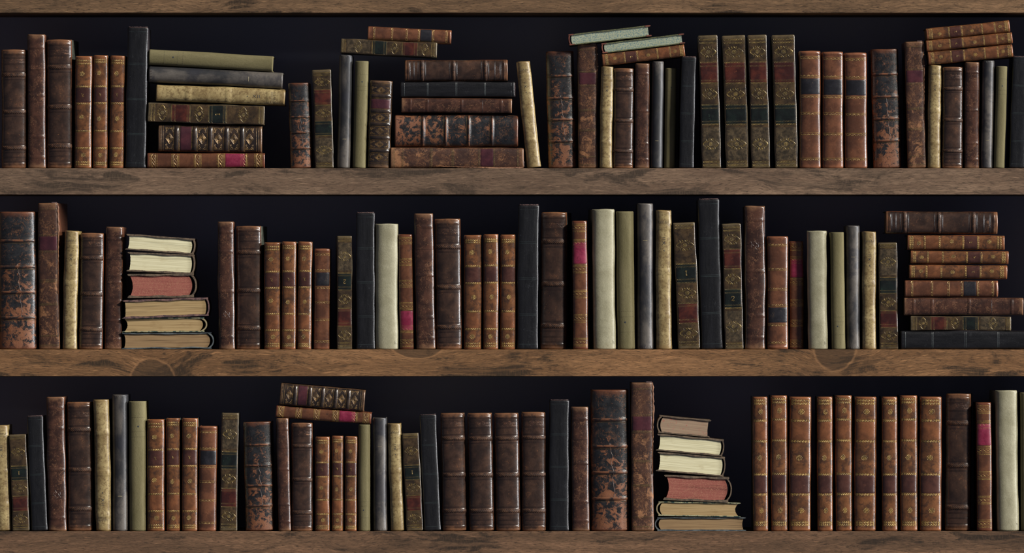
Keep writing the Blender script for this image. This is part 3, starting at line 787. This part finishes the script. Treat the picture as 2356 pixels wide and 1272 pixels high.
ROW2 = '''
M|-6 83 -2 83 487||very wide flaked black and orange book at the left end of the middle shelf
N|86 131 88 137 467|yaw=-4.5 y=10|tall scraped brown book with torn joint and visible cover side, middle shelf left
G|147 181 143 175 531|yaw=-2.8|vellum book marked XII left of a ribbed book, middle shelf left
A|184 238 181 235 536|yaw=-2|ribbed leather book between vellum and russet books, middle shelf left
B|242 282 240 279 522|y=12 yaw=-.8|russet leather book left of the stack with red page edges, middle shelf
Bs|500 537 503 540 510|f|russet book with stamped crest near its tail, right of page-edge stack, middle shelf
A|542 600 543 600 520|yaw=-3.3 y=14|wide ribbed leather book beside a russet book with crest, middle shelf
C7|607 645 607 645 558|yaw=-1.4|calf book with gilt 7, first of trio on the middle shelf
C4|648 682 647 680 556|yaw=-.7|calf book with gilt 4, middle of trio on the middle shelf
C3|685 719 684 715 556||calf book with gilt 3, beside a black-label book on the middle shelf
L|723 760 722 758 572|y=14|small brown book with black label in shade, middle shelf
I2|775 810 776 810 543|f yaw=2.5|upside-down gilt medallion book marked 2, left of a black book
D|819 862 820 862 490|y=4|black cloth book with frayed head left of the pale vellum book
H|863 916 864 916 515||pale vellum book between a black book and a crimson-label book
K|917 948 919 953 539||brown book with crimson label low on its spine, middle shelf
B|952 996 958 1002 491||tall russet book right of a crimson-label book, middle shelf
A|999 1060 1005 1062 503||ribbed leather book left of the unnumbered calf trio, middle shelf
C|1067 1108 1067 1109 541||unnumbered calf book, first of middle shelf trio right of ribbed book
C|1112 1147 1112 1147 539||unnumbered calf book, middle of its middle shelf trio
C|1151 1187 1151 1187 540||unnumbered calf book left of the tall black book, middle shelf
D|1192 1240 1190 1237 472||tall black cloth book near the centre of the middle shelf
A|1244 1305 1244 1301 488|yaw=-4 y=24|shaded ribbed leather book right of the tall black book, middle shelf centre
K|1317 1350 1318 1354 508|f|book with crimson label high on its spine, left of wide pale vellum
H|1362 1416 1368 1417 481|yaw=2.8|wide pale vellum book right of a crimson-label book, middle shelf
E|1418 1457 1420 1463 486|f|olive cloth book right of the widest pale vellum book, middle shelf
F|1466 1502 1466 1504 468|f|tall grey cloth book between olive and vellum books, middle shelf
G|1508 1546 1511 1545 484||vellum book marked XII right of the tallest grey book, middle shelf
I1|1549 1599 1561 1611 511|f|gilt medallion book marked 1 leaning left on the middle shelf
D|1605 1654 1614 1663 458||tallest black cloth book, between medallion books marked 1 and 2
I2|1661 1704 1668 1711 514||upright gilt medallion book with clear numeral 2, middle shelf
Bs|1714 1760 1714 1762 474||tall russet book with stamped crest high up, right of numeral 2 book
L|1766 1813 1766 1814 544|f|brown book with black label low on its spine, middle shelf right
K|1818 1850 1818 1850 555|f y=30|deeply shaded crimson-label book beside pale vellum, middle shelf right
H|1855 1902 1860 1904 531|yaw=-3.3|pale vellum book right of the shaded crimson-label book
E|1910 1942 1914 1946 534|f|olive cloth book right of pale vellum, middle shelf right
F|1946 1979 1949 1979 519|f|grey cloth book left of vellum near the right-hand stack, middle shelf
G|1983 2018 1986 2015 533||vellum book marked XII next to last standing, middle shelf right
I|2021 2065 2025 2066 558|f|gilt medallion book standing left of the tall right-hand stack
'''
LAY2 = '''
Ocream1|288 450 537 574 549 586||cream page-edge book topmost on the left middle shelf stack
Ocream2|291 449 577 626 588 629||cream page-edge book second from top, left middle shelf stack
Ored|293 452 629 687 630 683||thick book with red page edges in the left middle shelf stack
Oplum|281 482 691 733 683 727||book with crumbling plum covers in the left middle shelf stack
Otan|280 476 732 764 729 764||tan page-edge book with round parchment spine, left middle shelf stack
Oblue|279 492 767 803 764 803||warped grey-blue book at the bottom of the left middle shelf stack
A|2038 2296 485 538 488 538|R|ribbed leather book topmost on the right-hand stack, middle shelf
C7|2088 2312 541 574 541 576|R|lying calf book marked 7, directly under the ribbed book
C4|2095 2321 576 606 578 608|R|lying calf book marked 4, third from the top of the right-hand stack
C3|2092 2318 609 641 610 642|R|lying calf book marked 3 in the right-hand stack
L|2082 2297 645 683 645 683|R|lying brown book with black label in the right-hand stack
B|2080 2355 684 726 685 725|R|lying russet book spanning to the right edge in the right-hand stack
I|2095 2327 727 760 728 761||lying gilt medallion book without numeral in the right-hand stack
D|2073 2376 761 803 761 803|R|black cloth book at the bottom of the right-hand stack
'''
ROW3 = '''
G|-18 18 -10 26 978||vellum book cut by the left edge, bottom shelf
I1|21 59 28 68 999|f|medallion book marked 1 leaning left, first whole book on bottom shelf
D|61 98 72 109 957||black cloth book leaning left near the left end, bottom shelf
Bs|104 149 112 151 913|f|tall russet book with crest near its tail, bottom shelf left
A|153 210 156 212 925|y=12|ribbed leather book left of upside-down vellum book, bottom shelf
G|214 250 220 257 919|f|upside-down vellum book with its numeral near the shelf, bottom left
F|257 293 259 294 908||grey cloth book left of a tall olive book, bottom shelf left
E|295 335 298 336 923||tall olive cloth book left of calf book marked 7, bottom shelf
C7|338 378 338 378 965||calf book with upside-down 7 beside olive cloth, bottom shelf left
C4|382 413 382 415 962||calf book with upside-down 4, bottom shelf left
C3|418 455 418 454 962||calf book with upside-down 3 left of black-label book, bottom shelf
L|458 500 456 497 980||brown book with black label on the bottom shelf
I|508 550 507 543 950|f|medallion book leaning right beside the bottom shelf black-label book
M|558 625 566 629 970||flaked black and orange book left of the two lying books, bottom shelf
B|635 663 640 670 962||russet book under the left end of two lying books, bottom shelf
A|669 720 672 718 973||ribbed leather book beneath two lying books, bottom shelf
C7|725 759 725 758 1005||small calf book, first of trio beneath the lying books, bottom shelf
C4|763 790 763 789 1003||small calf book, middle of trio beneath the lying books, bottom shelf
C3|794 822 793 821 1004||small calf book, last of trio beneath the lying books, bottom shelf
E|824 852 824 852 977|f|olive book beneath the right end of lying books, bottom shelf
F|857 890 859 891 961|f|grey cloth book right of an olive one, bottom shelf centre-left
G|891 922 899 931 974||vellum book marked XII leaning left by a grey book, bottom shelf
I1|925 963 936 973 996|f|medallion book marked 1 leaning left at bottom shelf centre-left
D|965 1003 976 1014 954||black book leaning left beside four matching ribbed books
A|1013 1069 1019 1074 950||first of four matching ribbed books on the bottom shelf
A|1075 1132 1081 1137 950||second of four matching ribbed books on the bottom shelf
A|1137 1193 1142 1198 950||third of four matching ribbed books on the bottom shelf
A|1199 1256 1202 1256 948||last of four matching ribbed books on the bottom shelf
D|1264 1309 1264 1308 921||black cloth book with bright worn edge right of four ribbed books
B|1313 1354 1317 1356 936||russet book left of the wide flaked book, bottom shelf
M|1359 1447 1361 1447 897||widest flaked black and orange book on the bottom shelf
N|1450 1503 1455 1503 880|y=4|tallest scraped brown book with torn joint, bottom shelf
C|1731 1766 1733 1768 913|f|first calf book of the nine in a row, beside the page-edge stack
C|1773 1811 1774 1813 910|f|second calf book of the nine, bottom shelf
C|1816 1868 1816 1865 913|f|wide calf book, third of the nine, bottom shelf
C|1880 1916 1881 1917 913|f|fourth calf book of the nine, bottom shelf
C|1922 1960 1923 1962 910|f|fifth calf book, middle of the nine, bottom shelf
C|1966 2018 1966 2015 913|f|wide calf book, sixth of the nine, bottom shelf
C|2029 2065 2030 2066 913|f|seventh calf book of the nine, bottom shelf
C|2071 2111 2072 2112 910|f|eighth calf book of the nine, bottom shelf
C|2116 2168 2117 2166 913|f|wide calf book, last of the nine beside a shaded ribbed book
A|2175 2238 2178 2230 906|yaw=-4 y=24|shaded ribbed book between calf row and crimson-label book, bottom right
K|2247 2281 2249 2284 926|f|crimson-label book near the bottom right corner
H|2291 2342 2297 2346 898|yaw=2|pale vellum book near the bottom right corner
E|2348 2386 2350 2388 903||olive cloth book cut by the right edge, bottom shelf
'''
LAY3 = '''
J|642 841 880 931 897 948||gilt diamond-panelled book lying topmost on the bottom shelf
K|633 855 932 960 949 977||brown book with crimson label lying across standing books, bottom shelf
OpinkL|1510 1637 954 996 967 1006||red-sprinkled page-edge book topmost on the bottom shelf stack
Ocream1|1509 1668 997 1036 1011 1051||upper cream page-edge book of the bottom shelf stack
Ocream2|1509 1671 1038 1084 1052 1097||lower cream page-edge book of the bottom shelf stack
Ored|1526 1685 1091 1151 1099 1156||book with red page edges in the bottom shelf stack
OtanL|1510 1705 1153 1187 1157 1189||tan page-edge book with green marbled covers, bottom shelf stack
OblueL|1507 1717 1190 1222 1190 1222||grey-blue book at the bottom of the bottom shelf stack
'''
for txt, zb in ((ROW1, 387), (ROW2, 804), (ROW3, 1222)):
    for ln in txt.strip().splitlines():
        k, nums, op, lab = ln.split('|'); stand(k, [float(q) for q in nums.split()], op, lab, zb)
for txt in (LAY1, LAY2, LAY3):
    for ln in txt.strip().splitlines():
        k, nums, op, lab = ln.split('|'); lay(k, [float(q) for q in nums.split()], op, lab)
